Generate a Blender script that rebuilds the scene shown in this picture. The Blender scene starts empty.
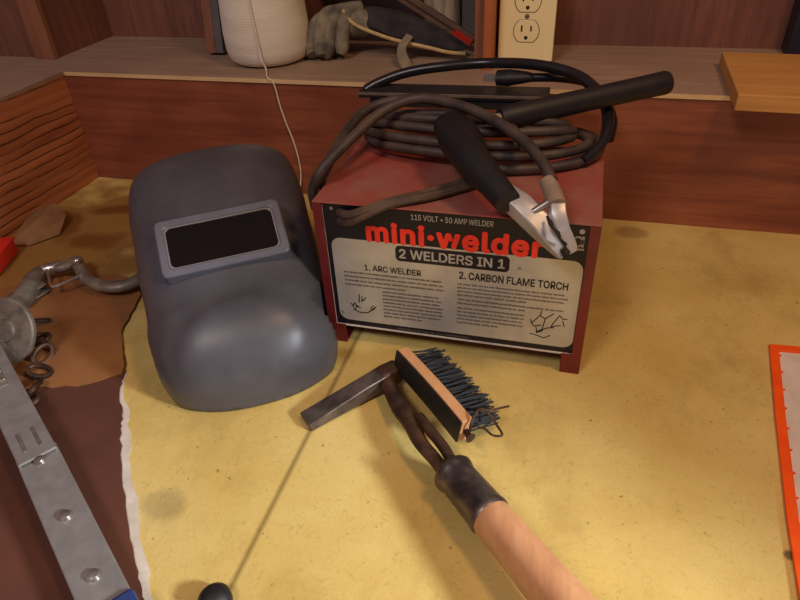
import bpy, bmesh, math, random
from mathutils import Vector, Matrix, Euler
random.seed(7)
SC = bpy.context.scene
COL = SC.collection
PI = math.pi

# ------------------------------------------------------------------ materials
def lin(c):
    return tuple(((v/255)/12.92 if v/255 <= .04045 else ((v/255+.055)/1.055)**2.4) for v in c)

class NT:
    def __init__(s, name):
        s.m = bpy.data.materials.new(name); s.m.use_nodes = True
        s.t = s.m.node_tree; s.b = s.t.nodes['Principled BSDF']
    def n(s, kind, **kw):
        nd = s.t.nodes.new(kind)
        for k, v in kw.items():
            if k.startswith('_'): setattr(nd, k[1:], v)
            else: nd.inputs[k.replace('__', ' ')].default_value = v
        return nd
    def l(s, a, b): s.t.links.new(a, b)
    def coord(s, scale=(1, 1, 1), rot=(0, 0, 0)):
        tc = s.n('ShaderNodeTexCoord'); mp = s.n('ShaderNodeMapping')
        mp.inputs['Scale'].default_value = scale; mp.inputs['Rotation'].default_value = rot
        s.l(tc.outputs['Object'], mp.inputs['Vector']); return mp.outputs['Vector']
    def ramp(s, fac, stops):
        r = s.n('ShaderNodeValToRGB'); e = r.color_ramp.elements
        while len(e) < len(stops): e.new(.5)
        for i, (p, c) in enumerate(stops):
            e[i].position = p; e[i].color = (*c, 1)
        s.l(fac, r.inputs['Fac']); return r.outputs['Color']
    def mix(s, fac, a, b, mode='MIX'):
        m = s.n('ShaderNodeMix', _data_type='RGBA', _blend_type=mode)
        for v, i in ((fac, 0), (a, 6), (b, 7)):
            if isinstance(v, (int, float)): m.inputs[i].default_value = v
            elif isinstance(v, tuple): m.inputs[i].default_value = (*v, 1)
            else: s.l(v, m.inputs[i])
        return m.outputs[2]
    def bump(s, h, strength=.3, dist=.002):
        b = s.n('ShaderNodeBump', Strength=strength, Distance=dist)
        s.l(h, b.inputs['Height']); s.l(b.outputs['Normal'], s.b.inputs['Normal'])
    def base(s, c):
        if isinstance(c, tuple): s.b.inputs['Base Color'].default_value = (*c, 1)
        else: s.l(c, s.b.inputs['Base Color'])
    def set(s, rough=.6, metal=0, spec=.5, coat=0):
        s.b.inputs['Roughness'].default_value = rough; s.b.inputs['Metallic'].default_value = metal
        s.b.inputs['Specular IOR Level'].default_value = spec; s.b.inputs['Coat Weight'].default_value = coat

def mat(name, c1, c2=None, rough=.6, metal=0, scale=40, stretch=(1, 1, 1), spec=.5, bump=0, coat=0, detail=4):
    t = NT(name); t.set(rough, metal, spec, coat)
    c1 = lin(c1); c2 = lin(c2) if c2 else tuple(v*.75 for v in c1)
    v = t.coord(stretch)
    n = t.n('ShaderNodeTexNoise', Scale=scale, Detail=detail, Roughness=.6); t.l(v, n.inputs['Vector'])
    t.base(t.ramp(n.outputs['Fac'], [(.35, c2), (.65, c1)]))
    if bump: t.bump(n.outputs['Fac'], bump, .001)
    return t.m

def wood(name, c1, c2, axis='x', scale=6, rough=.5, coat=0, lines=None, spec=.5, stretch=14, ringmix=.55):
    t = NT(name); t.set(rough, 0, spec, coat)
    s = {'x': (1, stretch, stretch), 'y': (stretch, 1, stretch), 'z': (stretch, stretch, 1)}[axis]
    v = t.coord(s)
    n = t.n('ShaderNodeTexNoise', Scale=scale, Detail=6, Roughness=.65, Distortion=.4); t.l(v, n.inputs['Vector'])
    col = t.ramp(n.outputs['Fac'], [(.3, lin(c2)), (.7, lin(c1))])
    v2 = t.coord()
    n2 = t.n('ShaderNodeTexNoise', Scale=9, Detail=3); t.l(v2, n2.inputs['Vector'])
    col = t.mix(t.ramp(n2.outputs['Fac'], [(.4, (0, 0, 0)), (.65, (ringmix,)*3)]), col, lin(c2))
    t.base(col); t.bump(n.outputs['Fac'], .15, .001)
    return t.m

def table_mat():
    t = NT('yellow_worktop_vinyl'); t.set(.42, 0, .45)
    v = t.coord()
    n = t.n('ShaderNodeTexNoise', Scale=7, Detail=5, Roughness=.6); t.l(v, n.inputs['Vector'])
    col = t.ramp(n.outputs['Fac'], [(.3, lin((198, 168, 90))), (.55, lin((212, 187, 112))), (.75, lin((220, 199, 130)))])
    # scribble pattern : thin contour lines of two noises
    for sc_, pos in ((105, .5), (135, .47)):
        n2 = t.n('ShaderNodeTexNoise', Scale=sc_, Detail=1, Roughness=.4); t.l(v, n2.inputs['Vector'])
        r = t.ramp(n2.outputs['Fac'], [(pos-.012, (0, 0, 0)), (pos, (.30,)*3), (pos+.012, (0, 0, 0))])
        col = t.mix(r, col, lin((140, 124, 64)))
    # worn brown soiling toward the back left, small specks everywhere
    n3 = t.n('ShaderNodeTexNoise', Scale=150, Detail=2); t.l(v, n3.inputs['Vector'])
    col = t.mix(t.ramp(n3.outputs['Fac'], [(.70, (0, 0, 0)), (.76, (.55,)*3)]), col, lin((92, 70, 36)))
    n5 = t.n('ShaderNodeTexNoise', Scale=5.5, Detail=6, Roughness=.7); t.l(t.coord((1.3, .8, 1)), n5.inputs['Vector'])
    col = t.mix(t.ramp(n5.outputs['Fac'], [(.50, (0, 0, 0)), (.72, (.5,)*3)]), col, lin((140, 112, 58)))
    sp = t.n('ShaderNodeSeparateXYZ'); t.l(v, sp.inputs[0])
    n4 = t.n('ShaderNodeTexNoise', Scale=18, Detail=4); t.l(v, n4.inputs['Vector'])
    def blob(x, y, rx, ry, amt, c, rot=0):
        nonlocal col
        mp = t.n('ShaderNodeMapping'); mp.vector_type = 'TEXTURE'
        mp.inputs['Location'].default_value = (x, y, 0); mp.inputs['Scale'].default_value = (rx, ry, 1)
        mp.inputs['Rotation'].default_value = (0, 0, rot); t.l(v, mp.inputs['Vector'])
        ln = t.n('ShaderNodeVectorMath', _operation='LENGTH'); t.l(mp.outputs[0], ln.inputs[0])
        ad = t.n('ShaderNodeMath', _operation='MULTIPLY_ADD'); t.l(n4.outputs['Fac'], ad.inputs[0])
        ad.inputs[1].default_value = .9; t.l(ln.outputs['Value'], ad.inputs[2])
        col = t.mix(t.ramp(ad.outputs[0], [(.75, (amt,)*3), (1.25, (0, 0, 0))]), col, lin(c))
    blob(-.66, .735, .12, .034, .92, (60, 32, 18), .25)
    blob(-.72, .665, .045, .10, .9, (60, 32, 18), .5)
    blob(-.645, .640, .10, .055, .9, (62, 34, 18), .3)
    blob(-.68, .64, .42, .42, .8, (120, 78, 34))
    blob(-.30, .26, .05, .03, .35, (110, 100, 70))
    blob(.19, .33, .012, .01, .8, (70, 60, 40)); blob(.02, .535, .006, .005, .9, (50, 36, 20))
    blob(-.055, .335, .006, .005, .7, (60, 46, 20)); blob(-.13, .49, .007, .005, .8, (60, 46, 20))
    blob(.09, .80, .05, .03, .45, (110, 70, 30))
    # the long scored seam
    a = t.n('ShaderNodeMath', _operation='ADD'); a.inputs[1].default_value = .2078; t.l(sp.outputs['X'], a.inputs[0])
    b = t.n('ShaderNodeMath', _operation='ABSOLUTE'); t.l(a.outputs[0], b.inputs[0])
    col = t.mix(t.ramp(b.outputs[0], [(.0002, (.7,)*3), (.0008, (0, 0, 0))]), col, lin((96, 74, 34)))
    t.base(col); t.bump(n.outputs['Fac'], .05, .001)
    return t.m

def lined_wood():
    t = NT('split_grain_side_board'); t.set(.55)
    v = t.coord()
    n = t.n('ShaderNodeTexNoise', Scale=5, Detail=5); t.l(t.coord((10, 1, 10)), n.inputs['Vector'])
    col = t.ramp(n.outputs['Fac'], [(.3, lin((150, 88, 54))), (.7, lin((196, 126, 80)))])
    w = t.n('ShaderNodeTexWave', _bands_direction='Z', Scale=24, Distortion=3, Detail=4)
    w.inputs['Detail Scale'].default_value = .8; t.l(t.coord((.2, .55, 1), (.06, 0, 0)), w.inputs['Vector'])
    nb = t.n('ShaderNodeTexNoise', Scale=16, Detail=3); t.l(t.coord((1, .5, 3)), nb.inputs['Vector'])
    lf = t.mix(1.0, t.ramp(w.outputs['Fac'], [(.0, (.95,)*3), (.10, (0, 0, 0))]), t.ramp(nb.outputs['Fac'], [(.40, (.15,)*3), (.52, (1, 1, 1))]), 'MULTIPLY')
    col = t.mix(lf, col, lin((40, 16, 12)))
    t.base(col); t.bump(w.outputs['Fac'], .25, .001)
    return t.m

def twine_mat():
    t = NT('cream_twine'); t.set(.85, 0, .2)
    w = t.n('ShaderNodeTexWave', _bands_direction='Z', Scale=150, Distortion=3.5, Detail=2)
    w.inputs['Detail Scale'].default_value = 1.2; t.l(t.coord((.35, .35, 1)), w.inputs['Vector'])
    n = t.n('ShaderNodeTexNoise', Scale=22, Detail=4); t.l(t.coord((.5, .5, 2)), n.inputs['Vector'])
    c = t.ramp(n.outputs['Fac'], [(.3, lin((226, 218, 196))), (.7, lin((246, 240, 224)))])
    c = t.mix(t.ramp(w.outputs['Fac'], [(0, (.35,)*3), (.4, (0, 0, 0))]), c, lin((150, 132, 96)))
    t.base(c); t.bump(w.outputs['Fac'], .35, .0006)
    return t.m

M = dict(
    table=table_mat(), side=lined_wood(), twine=twine_mat(),
    back=wood('red_stained_board', (168, 98, 66), (118, 60, 46), 'x', 5, .42, .15, ringmix=.6),
    ledge=wood('dusty_ledge_wood', (170, 144, 120), (136, 110, 92), 'x', 6, .7),
    edge=wood('raw_plywood_edge', (236, 206, 156), (206, 170, 118), 'x', 10, .7),
    panel=wood('dark_wall_panel', (140, 90, 70), (102, 64, 54), 'z', 6, .6),
    dpanel=wood('shadowy_wall_panel', (58, 32, 26), (36, 20, 18), 'z', 6, .7),  # deep shade of the recess put into this dark brown; slat groove shares it
    post=wood('orange_post', (204, 124, 66), (166, 90, 48), 'z', 6, .6),
    block=wood('pine_block', (208, 158, 86), (178, 124, 62), 'x', 5, .55),
    ashwood=wood('handle_wood', (206, 156, 112), (176, 122, 84), 'y', 5, .38, .25, ringmix=.35),
    brushwood=wood('brush_block_raw_wood', (214, 164, 114), (186, 134, 86), 'y', 5, .6),
    blackpaint=mat('black_painted_wood', (38, 34, 34), (24, 22, 22), .5, scale=60),
    bristle=mat('black_wire_bristle', (20, 16, 15), (12, 10, 10), .65, 0, scale=200),
    steel=mat('galvanised_steel', (158, 155, 152), (142, 139, 136), .42, .45, scale=60, bump=.05),
    dsteel=mat('dull_grey_steel', (138, 130, 118), (98, 90, 80), .5, .35, scale=50, bump=.1),
    rust=mat('rusty_brown_steel', (92, 66, 46), (48, 34, 28), .55, .5, scale=50, bump=.2),
    ferrule=mat('dark_ferrule_steel', (118, 106, 98), (64, 56, 54), .36, .6, scale=40, bump=.05),
    bright=mat('bright_steel', (215, 212, 205), (170, 168, 162), .28, .9, scale=60),
    helmet=mat('slate_grey_fibreglass', (82, 81, 87), (68, 67, 72), .42, 0, scale=14, spec=.5),
    hframe=mat('slate_grey_lens_frame', (108, 111, 122), (94, 96, 106), .38, scale=20),
    lens=mat('dark_welding_glass', (22, 12, 12), (14, 8, 8), .12, 0, scale=10, spec=.6),
    hgear=mat('black_headgear', (24, 24, 26), None, .6),
    wred=mat('welder_red_enamel', (122, 30, 32), (100, 24, 26), .42, 0, scale=25, coat=.1),
    wdust=mat('dusty_red_top', (150, 100, 86), (150, 66, 56), .55, 0, scale=16),
    pblack=mat('black_label', (24, 20, 34), (18, 14, 26), .38, 0, scale=30, spec=.4),
    foil=mat('silver_label_foil', (206, 203, 195), (190, 186, 176), .34, .42, scale=30),
    redink=mat('red_ink', (255, 66, 44), (245, 50, 34), .5, scale=30),
    whiteink=mat('silver_ink', (190, 184, 168), (170, 164, 150), .5, scale=30),
    blackink=mat('black_ink', (30, 26, 26), (22, 20, 20), .5, scale=30),
    greyink=mat('small_print_ink', (96, 90, 80), (84, 78, 70), .6, scale=30),
    rubber=mat('dusty_black_cable', (84, 70, 60), (50, 43, 42), .55, 0, scale=30, spec=.5),
    cord=mat('glossy_black_cord', (34, 30, 34), (24, 22, 26), .28, 0, scale=30),
    brownc=mat('brown_dusty_cable', (98, 80, 64), (64, 50, 44), .55, 0, scale=30),
    blackp=mat('black_handle_plastic', (26, 23, 27), (18, 16, 20), .55, 0, scale=90, bump=.2),
    chrome=mat('silver_clamp_metal', (196, 194, 194), (168, 165, 166), .4, .35, scale=40),
    beige=mat('beige_sleeve', (168, 150, 128), (140, 122, 104), .5, .2, scale=40),
    barm=mat('dark_bar', (44, 38, 40), (30, 26, 30), .5, 0, scale=30),
    barE=mat('bar_front_edge', (120, 104, 92), (92, 78, 70), .5, 0, scale=30),
    cardT=mat('tan_cardboard', (146, 98, 52), (120, 76, 40), .8, 0, scale=9),
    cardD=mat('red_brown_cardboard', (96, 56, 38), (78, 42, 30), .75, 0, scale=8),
    white=mat('torn_paper_white', (214, 206, 192), (196, 186, 170), .8, scale=60),
    plate=mat('ivory_outlet_plastic', (250, 236, 182), (246, 230, 172), .38, 0, scale=12),
    slot=mat('dark_slot', (24, 16, 12), None, .7),
    orange=mat('orange_vinyl_edge', (255, 96, 12), (245, 82, 8), .5, 0, scale=40),
    sheet=mat('white_sheet', (222, 210, 196), (206, 192, 178), .6, 0, scale=25),
    glove=mat('grey_suede', (140, 132, 112), (80, 76, 70), .9, 0, scale=35, spec=.1, bump=.3),
    gloveD=mat('dark_grey_cuff', (62, 58, 60), (40, 38, 42), .8, 0, scale=30, spec=.2),
    cream=mat('cream_binding', (208, 184, 132), (180, 154, 104), .8, 0, scale=60),
    strap=mat('grey_cloth_strip', (140, 128, 104), (110, 98, 82), .9, 0, scale=50),
    slat=wood('greyed_slat', (128, 100, 76), (84, 58, 46), 'x', 6, .7),
    redp=mat('red_paint', (210, 44, 30), (190, 36, 26), .45, scale=30),
    roll=mat('pale_streaked_paper', (226, 206, 166), (120, 104, 84), .8, 0, scale=26, stretch=(3, .3, .3)),
    greyp=mat('grey_paint', (104, 100, 96), (84, 80, 78), .7, scale=20),
    leanw=wood('lean_slat_wood', (158, 104, 72), (120, 74, 52), 'z', 6, .7),
    darkbox=mat('blue_black_case', (34, 34, 48), (24, 24, 36), .5, 0, scale=20),
    blue=mat('blue_grip', (44, 64, 120), (34, 50, 98), .5, 0, scale=40),
    scrap=mat('tan_scrap', (140, 104, 66), (112, 78, 48), .85, 0, scale=25),
    galv=mat('grey_box_metal', (120, 116, 110), None, .5, .5),
)

# ------------------------------------------------------------------ mesh helpers
def obj(name, bm, m, parent=None, smooth=True, bevel=0, mats=None):
    me = bpy.data.meshes.new(name)
    bmesh.ops.recalc_face_normals(bm, faces=bm.faces[:])
    bm.to_mesh(me); bm.free()
    for p in me.polygons: p.use_smooth = smooth
    for mm in (mats or [m]): me.materials.append(mm)
    o = bpy.data.objects.new(name, me); COL.objects.link(o)
    if parent:
        o.parent = parent; o.matrix_parent_inverse = parent.matrix_basis.inverted()
    if bevel:
        b = o.modifiers.new('b', 'BEVEL'); b.width = bevel; b.segments = 2; b.limit_method = 'ANGLE'
        b.harden_normals = False
    if smooth:
        try: me.set_sharp_from_angle(angle=.7)
        except Exception: pass
    return o

def tag(o, label, cat, group=None, kind=None):
    o['label'] = label; o['category'] = cat
    if group: o['group'] = group
    if kind: o['kind'] = kind
    return o
def thing(name, label, cat, loc, group=None):
    o = bpy.data.objects.new(name, None); COL.objects.link(o); o.location = loc; o.empty_display_size = .02
    return tag(o, label, cat, group)
def struct(o): o['kind'] = 'structure'; return o

def box(bm, c, s, rot=None):
    r = bmesh.ops.create_cube(bm, size=1)
    mt = Matrix.Translation(c) @ (rot.to_4x4() if rot else Matrix()) @ Matrix.Diagonal((*s, 1))
    bmesh.ops.transform(bm, matrix=mt, verts=r['verts']); return r['verts']
def mm(bm, a, b):
    return box(bm, [(a[i]+b[i])/2 for i in range(3)], [abs(b[i]-a[i]) for i in range(3)])
def B(): return bmesh.new()
def boxo(name, a, b, m, parent=None, bevel=.0008):
    bm = B(); mm(bm, a, b); return obj(name, bm, m, parent, False, bevel)

def catmull(pts, n=8):
    P = [Vector(p) for p in pts]
    if len(P) < 3: return P
    P = [P[0]*2-P[1]] + P + [P[-1]*2-P[-2]]
    out = []
    for i in range(1, len(P)-2):
        a, b, c, d = P[i-1:i+3]
        for k in range(n):
            t = k/n
            out.append(.5*((2*b)+(c-a)*t+(2*a-5*b+4*c-d)*t*t+(3*b-a-3*c+d)*t**3))
    out.append(P[-2]); return out

def tube(bm, pts, r, seg=10, n=8, smooth=True, flat=1.0, closed=False, up=None):
    """sweep; r number or list matching pts; flat squashes the cross section"""
    path = catmull(pts, n) if smooth and len(pts) > 2 else [Vector(p) for p in pts]
    if isinstance(r, (list, tuple)):
        rr = []
        for i in range(len(path)):
            f = i/(len(path)-1)*(len(r)-1); k = min(int(f), len(r)-2)
            rr.append(r[k]*(1-(f-k))+r[k+1]*(f-k))
    else: rr = [r]*len(path)
    rings = []; nrm = None
    for i, p in enumerate(path):
        t = (path[min(i+1, len(path)-1)]-path[max(i-1, 0)]).normalized()
        if nrm is None:
            u = Vector(up) if up else (Vector((0, 0, 1)) if abs(t.z) < .9 else Vector((1, 0, 0)))
            nrm = (u-t*u.dot(t)).normalized()
        else:
            nrm = (nrm-t*nrm.dot(t)).normalized()
        bi = t.cross(nrm)
        rings.append([bm.verts.new(p+nrm*(math.cos(2*PI*k/seg)*rr[i]*flat)+bi*(math.sin(2*PI*k/seg)*rr[i])) for k in range(seg)])
    for a, b in zip(rings, rings[1:]):
        for k in range(seg): bm.faces.new((a[k], a[(k+1) % seg], b[(k+1) % seg], b[k]))
    bm.faces.new(rings[0][::-1]); bm.faces.new(rings[-1])

def lathe(bm, prof, seg=40, mt=None):
    vs = []
    for (r, z) in prof:
        vs.append([bm.verts.new((r*math.cos(2*PI*k/seg), r*math.sin(2*PI*k/seg), z)) for k in range(seg)])
    for a, b in zip(vs, vs[1:]):
        for k in range(seg): bm.faces.new((a[k], a[(k+1) % seg], b[(k+1) % seg], b[k]))
    bm.faces.new(vs[0][::-1]); bm.faces.new(vs[-1])
    if mt is not None: bmesh.ops.transform(bm, matrix=mt, verts=[v for r in vs for v in r])

def prism(bm, pts, z0, z1, mt=None):
    a = [bm.verts.new((p[0], p[1], z0)) for p in pts]; b = [bm.verts.new((p[0], p[1], z1)) for p in pts]
    n = len(pts)
    bm.faces.new(a[::-1]); bm.faces.new(b)
    for k in range(n): bm.faces.new((a[k], a[(k+1) % n], b[(k+1) % n], b[k]))
    if mt is not None: bmesh.ops.transform(bm, matrix=mt, verts=a+b)

def rrect(x0, x1, y0, y1, r, n=6):
    out = []
    for cx, cy, a0 in ((x1-r, y1-r, 0), (x0+r, y1-r, PI/2), (x0+r, y0+r, PI), (x1-r, y0+r, 1.5*PI)):
        for k in range(n+1):
            a = a0+PI/2*k/n; out.append((cx+r*math.cos(a), cy+r*math.sin(a)))
    return out
def frame_to(o, x, y=None, z=None):
    """matrix whose local Z runs along the given axis"""
    z = Vector(x).normalized(); u = Vector((0, 0, 1)) if abs(z.z) < .9 else Vector((0, 1, 0))
    xx = u.cross(z).normalized(); yy = z.cross(xx)
    return Matrix.Translation(o) @ Matrix((xx, yy, z)).transposed().to_4x4()

# ================================================================== THE SETTING
YB, H = .8325, .179
struct(boxo('wall_left', (-1.5, .903, -.05), (-.872, 1.0, 1.0), M['panel']))
struct(boxo('trim_1', (-.888, .893, H), (-.850, .903, 1.0), M['leanw']))
struct(boxo('wall_left.001', (-.872, .903, -.05), (-.852, 1.055, 1.0), M['panel']))
struct(boxo('wall_back', (-.86, 1.05, -.05), (-.44, 1.09, 1.0), M['panel']))
bm = B()
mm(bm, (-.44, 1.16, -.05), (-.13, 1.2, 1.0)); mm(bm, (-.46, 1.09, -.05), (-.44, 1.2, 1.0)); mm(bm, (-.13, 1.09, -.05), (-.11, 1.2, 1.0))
struct(obj('wall_recess', bm, M['dpanel'], None, False))  # set back and coloured dark to give the deep shadow here
struct(boxo('wall_back.001', (-.13, 1.052, -.05), (1.1, 1.09, 1.0), M['panel']))
o = struct(boxo('trim_2', (-.138, .905, H), (-.1265, 1.052, 1.0), M['post'])); o.scale = (1, 1, 1)
struct(boxo('trim_3', (-.152, .915, H), (-.139, 1.052, 1.0), M['leanw']))

# ------------------------------------------------------------------ workbench
wb = thing('workbench', 'yellow topped workbench with red stained backboard, ledge and split grained side board', 'workbench', (-.1, .4, 0))
boxo('worktop', (-1.1, -.5, -.035), (1.1, YB+.018, 0), M['table'], wb)
boxo('backboard', (-.788, YB, 0), (1.1, YB+.018, H-.0055), M['back'], wb)
boxo('side_board', (-.806, -.5, 0), (-.788, YB+.018, H-.0055), M['side'], wb)
boxo('ledge', (-.788, YB-.001, H-.0055), (1.1, 1.052, H), M['ledge'], wb, .0003)
boxo('side_ledge', (-1.4, -.5, H-.0055), (-.788, 1.052, H), M['ledge'], wb, .0003)
boxo('ledge_edge', (-.783, YB-.0025, H-.0055), (1.1, YB-.001, H-.0002), M['edge'], wb, 0)

# ================================================================== WELDER
X0, X1, YF, YR, ZT = -.2355, .0305, .5030, .664, .1705
wd = thing('welder', 'small red box welder with black and silver front panel on the yellow worktop', 'welder', (-.1, .58, 0))
bm = B()
t = .0018
mm(bm, (X0, YF-.006, ZT-t), (X1, YR, ZT))
obj('top_cover', bm, M['wdust'], wd, False, .0008)
def side_poly(x):
    # side sheet with two feet, notched between
    pts = [(YF-.006, ZT-t), (YF-.006, 0), (YF+.034, 0), (YF+.040, .020), (YR-.040, .020), (YR-.034, 0), (YR, 0), (YR, ZT-t)]
    bm = B()
    a = [bm.verts.new((x, y, z)) for y, z in pts]; b = [bm.verts.new((x+t, y, z)) for y, z in pts]
    bm.faces.new(a); bm.faces.new(b[::-1])
    for k in range(len(pts)):
        k2 = (k+1) % len(pts); bm.faces.new((a[k], a[k2], b[k2], b[k]))
    return bm
for x, fx in ((X0, 1), (X1-t, -1)):
    s = obj('side_panel', side_poly(x), M['wred'], wd, False)
    # front flange folded inwards and the folded foot
    bm = B()
    xa = X0+t if fx > 0 else X1-t
    mm(bm, (xa, YF-.006, .024), (xa+fx*.0075, YF-.0045, ZT-t))
    obj('front_flange', bm, M['wred'], s, False)
    bm = B(); mm(bm, (xa, YF-.006, 0), (xa+fx*.0175, YF+.03, .0015)); mm(bm, (xa, YF-.006, 0.0015), (xa+fx*.0175, YF-.0045, .024))
    obj('foot', bm, M['wred'], s, False)
bm = B(); mm(bm, (X0+t, YF, .0225), (X1-t, YR-.001, .0245))
obj('bottom_plate', bm, M['wred'], wd, False)
bm = B(); mm(bm, (X0+t, YR-.003, .0245), (X1-t, YR-.001, ZT-t))
obj('rear_panel', bm, M['wred'], wd, False)
PX0, PX1, PZ0, PZ1 = -.2265, .0258, .0235, .1675
pan = boxo('front_panel', (PX0, YF-.0035, PZ0), (PX1, YF, PZ1), M['pblack'], wd, .0003)
RX = Matrix(((1, 0, 0, 0), (0, 0, -1, 0), (0, 1, 0, 0), (0, 0, 0, 1)))   # local XY -> world XZ, local Z -> -Y
def on_panel(off): return Matrix.Translation((0, YF-.0035-off, 0)) @ RX
# bright trim strip round the panel foot and left side
bm = B(); mm(bm, (PX0-.0012, YF-.0045, PZ0-.0012), (PX1+.001, YF-.003, PZ0+.0004)); mm(bm, (PX0-.0012, YF-.0045, PZ0), (PX0+.0003, YF-.003, PZ1-.001))
obj('edge_trim', bm, M['white'], pan, False)
bm = B(); prism(bm, rrect(-.2215, .0205, .0305, .1312, .010), 0, .0003, on_panel(0)); obj('silver_label', bm, M['foil'], pan, False)
bm = B(); prism(bm, rrect(-.1555, -.0455, .1118, .1292, .0045), 0.0003, .0006, on_panel(0)); obj('black_badge', bm, M['pblack'], pan, False)

FONT = None
try:
    import os
    FONT = bpy.data.fonts.load(os.path.join(bpy.utils.system_resource('DATAFILES', path='fonts'), 'Inter.woff2'))
except Exception: FONT = None
def text(name, body, x0, x1, z0, h, m, off=.0006, bold=0., mt=None, parent=pan, extr=.00015, spacing=1.0):
    cu = bpy.data.curves.new(name, 'FONT'); cu.body = body; cu.size = 1; cu.offset = 0; cu.resolution_u = 4
    cu.space_character = spacing
    if FONT: cu.font = FONT
    cu.fill_mode = 'FRONT'
    ob = bpy.data.objects.new(name+'_tmp', cu); COL.objects.link(ob)
    dg = bpy.context.evaluated_depsgraph_get(); dg.update()
    me = bpy.data.meshes.new_from_object(ob.evaluated_get(dg))
    bpy.data.objects.remove(ob)
    xs = [v.co.x for v in me.vertices]; ys = [v.co.y for v in me.vertices]
    sx = (x1-x0)/(max(xs)-min(xs)); mx = min(xs)
    # h = height of a capital / ascender (0.73 em in the built-in face)
    sy = h/max(ys) if max(ys) > 0 else 1
    mat4 = mt if mt is not None else on_panel(off)
    bm = B(); bd = bold*.9
    offs = [(0, 0)]+[(bd*math.cos(2*PI*k/10), bd*math.sin(2*PI*k/10)) for k in range(10)] if bold else [(0, 0)]
    for i_, (ox, oy) in enumerate(offs):
        vv = [bm.verts.new(mat4 @ Vector((x0+(v.co.x+ox-mx)*sx, z0+(v.co.y+oy)*sy, i_*1.2e-5))) for v in me.vertices]
        for p in me.polygons:
            try: bm.faces.new([vv[i] for i in p.vertices])
            except ValueError: pass
    bm.to_mesh(me); bm.free()
    me.name = name; me.materials.clear(); me.materials.append(m)
    o = bpy.data.objects.new(name, me); COL.objects.link(o)
    o.parent = parent; o.matrix_parent_inverse = parent.matrix_basis.inverted()
    return o
text('rating_line', '115 VOLT \u2022 50 AMP WELDER', -.1385, -.062, .1588, .0056, M['whiteink'], bold=.012)
text('title_lettering', 'mini\u00b7welder', -.1825, -.0175, .1318, .0205, M['redink'], bold=.042, spacing=1.1)
text('badge_lettering', '2 WELDERS IN 1', -.1515, -.0500, .1158, .0098, M['whiteink'], off=.0008, bold=.022)
text('left_heading', '1. ARC WELDER', -.1888, -.1306, .0967, .0066, M['blackink'], bold=.012)
text('right_heading', '2. CARBON FLAME TORCH', -.0926, .0093, .0990, .0080, M['blackink'], bold=.02)
bm = B()
def lines(x0, x1, z0, z1, n, hgt=.0016):
    for i in range(n):
        z = z1+(z0-z1)*i/max(1, n-1); x = x0; end = x1-(0 if i < n-1 else (x1-x0)*.35)
        while x < end-.002:
            w = random.uniform(.003, .010); w = min(w, end-x)
            # each word is a run of short strokes
            xx = x
            while xx < x+w:
                d = random.uniform(.0006, .0011)
                mm(bm, (xx, YF-.0041, z-random.choice((0, 0, .0003))), (xx+d, YF-.0039, z+hgt*random.uniform(.75, 1.1))); xx += d+.0004
            x += w+.0013
lines(-.2115, -.108, .0765, .0915, 4); lines(-.172, -.110, .0405, .0715, 8)
lines(-.0945, .0095, .0790, .0918, 4); lines(-.0945, .0080, .0690, .0735, 2); lines(-.0945, -.028, .0450, .0630, 5)
lines(-.1587, -.0426, .0260, .0261, 1, .002)
o = obj('fine_print', bm, M['greyink'], wd, False); 
def strokes(name, ls, m=M['blackink'], w=.0007):
    bm = B()
    for l in ls:
        for a, b in zip(l, l[1:]):
            d = Vector((b[0]-a[0], b[1]-a[1])); n = Vector((-d.y, d.x)).normalized()*w/2
            prism(bm, [(a[0]+n.x, a[1]+n.y), (a[0]-n.x, a[1]-n.y), (b[0]-n.x, b[1]-n.y), (b[0]+n.x, b[1]+n.y)], .0003, .0005, on_panel(0))
    return obj(name, bm, m, wd, False)
strokes('torch_sketch', [[(-.0205, .056), (-.013, .0665), (-.012, .072)], [(-.022, .0605), (-.0205, .056), (-.018, .0525), (-.011, .055)],
    [(-.013, .066), (-.008, .063), (-.0005, .0705)], [(-.008, .063), (-.0098, .050), (-.0155, .0455)], [(-.016, .052), (-.0148, .0455), (-.0095, .0475)],
    [(-.015, .0445), (-.006, .052), (.001, .0535)], [(-.002, .0545), (.005, .0690), (.0085, .065), (.0125, .0655)], [(.0085, .063), (.0105, .0560)],
    [(-.002, .0540), (.003, .0560), (.0075, .0570)], [(-.0215, .0430), (-.0135, .0415), (-.0080, .0392), (-.0015, .0435)]], w=.0010)
strokes('rod_sketch', [[(-.206, .0475), (-.2035, .054), (-.2005, .0485)], [(-.1985, .0545), (-.1975, .0655)], [(-.1965, .0565), (-.1925, .059), (-.1905, .0625)],
    [(-.1865, .0480), (-.183, .0530)], [(-.2045, .0440), (-.2010, .0510)], [(-.1950, .0630), (-.1945, .0575)], [(-.2080, .0530), (-.2050, .0490)], [(-.1880, .0445), (-.1800, .0520)], [(-.1855, .0460), (-.1810, .0500)], [(-.2055, .0455), (-.199, .0420), (-.1900, .0425), (-.185, .0470)], [(-.2015, .0505), (-.1975, .0480)]], w=.0011)
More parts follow.
